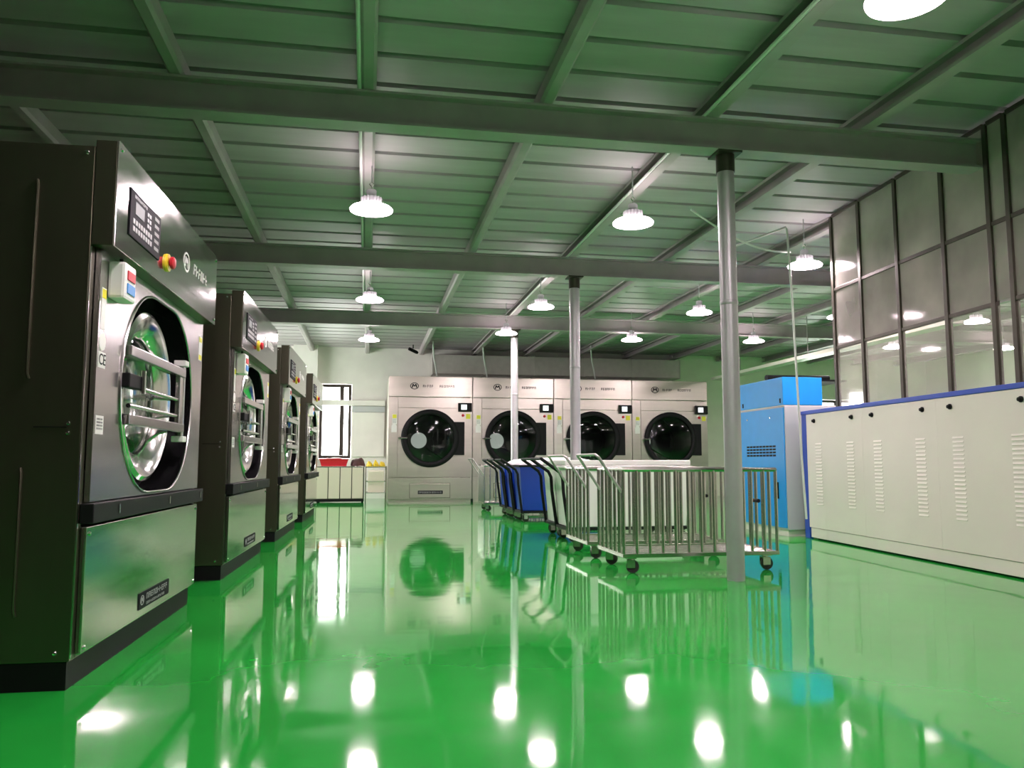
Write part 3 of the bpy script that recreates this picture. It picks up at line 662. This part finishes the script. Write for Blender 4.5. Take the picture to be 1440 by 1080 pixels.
# ------------------------------------------------------------------ things below the back window
t = thing('panel_cabinet', 'low cream panelled cabinet below the back window', 'cabinet', (-.98, 16.35, 0))
MB().box(0, .93, .02, .55, .07, .70).obj('body', 'frame_steel', t)
MB().box(-.01, .94, -.005, .56, .70, .722).obj('top', 'tube_steel', t, bevel=.003)
for k in range(4): MB().box(.012+.2285*k, .012+.2285*k+.212, 0, .018, .085, .695).obj('front_panel', 'cream_panel', t, bevel=.004)
MB().box(0, .93, .0, .55, .025, .07).obj('base_rail', 'black', t)
for x in (.03, .90):
    for y in (.04, .51): MB().cyl((x,y,0), (x,y,.025), .02, 10).obj('foot', 'black', t)
t = thing('red_tub', 'red plastic tub on the cream cabinet', 'tub', (-.93, 16.42, .722))
o = [(0,0),(.56,0),(.56,.40),(0,.40)]; q = [(.04,.03),(.52,.03),(.52,.37),(.04,.37)]; e = .01
vs = [(x,y,.14) for x,y in o]+[(x,y,0) for x,y in q]+[(x+(e if x<.28 else -e),y+(e if y<.2 else -e),.14) for x,y in o]+[(x+(e if x<.28 else -e),y+(e if y<.2 else -e),.012) for x,y in q]
fs = [(4,7,6,5),(12,13,14,15)]+[(i,(i+1)%4,4+(i+1)%4,4+i) for i in range(4)]+[(8+i,12+i,12+(i+1)%4,8+(i+1)%4) for i in range(4)]+[(i,8+i,8+(i+1)%4,(i+1)%4) for i in range(4)]
MB().add(vs, fs).obj('tub', 'red', t)
MB().tube([(0,0,.14),(.56,0,.14),(.56,.40,.14),(0,.40,.14)], .012, 8, True).obj('rim', 'red', t)
vs = []; n = 10
for i in range(n+1):
    for j in range(n+1):
        a, b = i/n, j/n; e = min(1, 5*min(a,1-a,b,1-b))
        vs.append((.05+.46*a, .04+.32*b, .06 + .105*e + .012*math.sin(11*a+3*b)*e))
fs = [(i*(n+1)+j, (i+1)*(n+1)+j, (i+1)*(n+1)+j+1, i*(n+1)+j+1) for i in range(n) for j in range(n)]
l = tag(MB().add(vs, fs).obj('folded_linen', 'linen', None, smooth=True, loc=(-.93, 16.42, .722)), 'white linen filling the red tub', 'linen')
so = l.modifiers.new('thickness', 'SOLIDIFY'); so.thickness = .03; so.offset = -1
def heap(name, m, loc, sx, sy, sz, label, cat, seed):
    rn = random.Random(seed); bm = bmesh.new(); bmesh.ops.create_icosphere(bm, subdivisions=3, radius=1)
    ph = [rn.uniform(0, 6) for _ in range(4)]
    for v in bm.verts:
        a = math.atan2(v.co.y, v.co.x); k = 1 + .14*math.sin(3*a+ph[0]) + .10*math.sin(5*a+ph[1]+4*v.co.z)
        z = max(v.co.z, -.15); v.co = Vector((v.co.x*k*sx, v.co.y*k*sy, (z+.15)*sz*(1+.25*math.sin(4*v.co.x+ph[2])*math.cos(3*v.co.y+ph[3]))))
    me = bpy.data.meshes.new(name); bm.to_mesh(me); bm.free(); me.materials.append(M[m]); me.polygons.foreach_set('use_smooth', [True]*len(me.polygons))
    return tag(link(name, me, None, loc), label, cat)
heap('dark_cloth', 'cloth_dark', (-.19, 16.60, .723), .14, .16, .14, 'crumpled dark red cloth on the cabinet end', 'cloth', 3)
t = thing('wire_rack', 'small wire rack beside the first dryer', 'rack', (-.02, 16.20, 0))
L_, W_ = .40, .50
for z in (.20, .42, .70): MB().tube([(0,0,z),(L_,0,z),(L_,W_,z),(0,W_,z)], .008, 6, True).obj('ring_rail', 'tube_steel', t)
for x in (0, L_):
    for y in (0, W_): MB().cyl((x,y,.0), (x,y,.72), .012, 8).obj('post', 'tube_steel', t)
MB().box(.01, L_-.01, .01, W_-.01, .192, .199).obj('shelf', 'grey_sheet', t)
sl = MB().cyl((0,.0,.70), (0,W_,.70), .005, 6).mesh('top_wire', 'tube_steel')
for k in range(1, 9): link('top_wire', sl, t, (L_*k/9, 0, 0))
tag(MB().box(.02, .34, 16.26, 16.62, .201, .64).obj('cream_carton', 'cream_panel', None, bevel=.02), 'cream bag box inside the wire rack', 'box')
yl = ['yellow bundle on the wire rack, left one', 'yellow bundle on the wire rack, middle one', 'yellow bundle on the wire rack, right one beside the dryer']
for k in range(3): heap('yellow_bundle', 'yellow', (.05+.125*k, 16.40, .712), .055, .12, .09+.012*(k % 2), yl[k], 'bundle', 10+k)
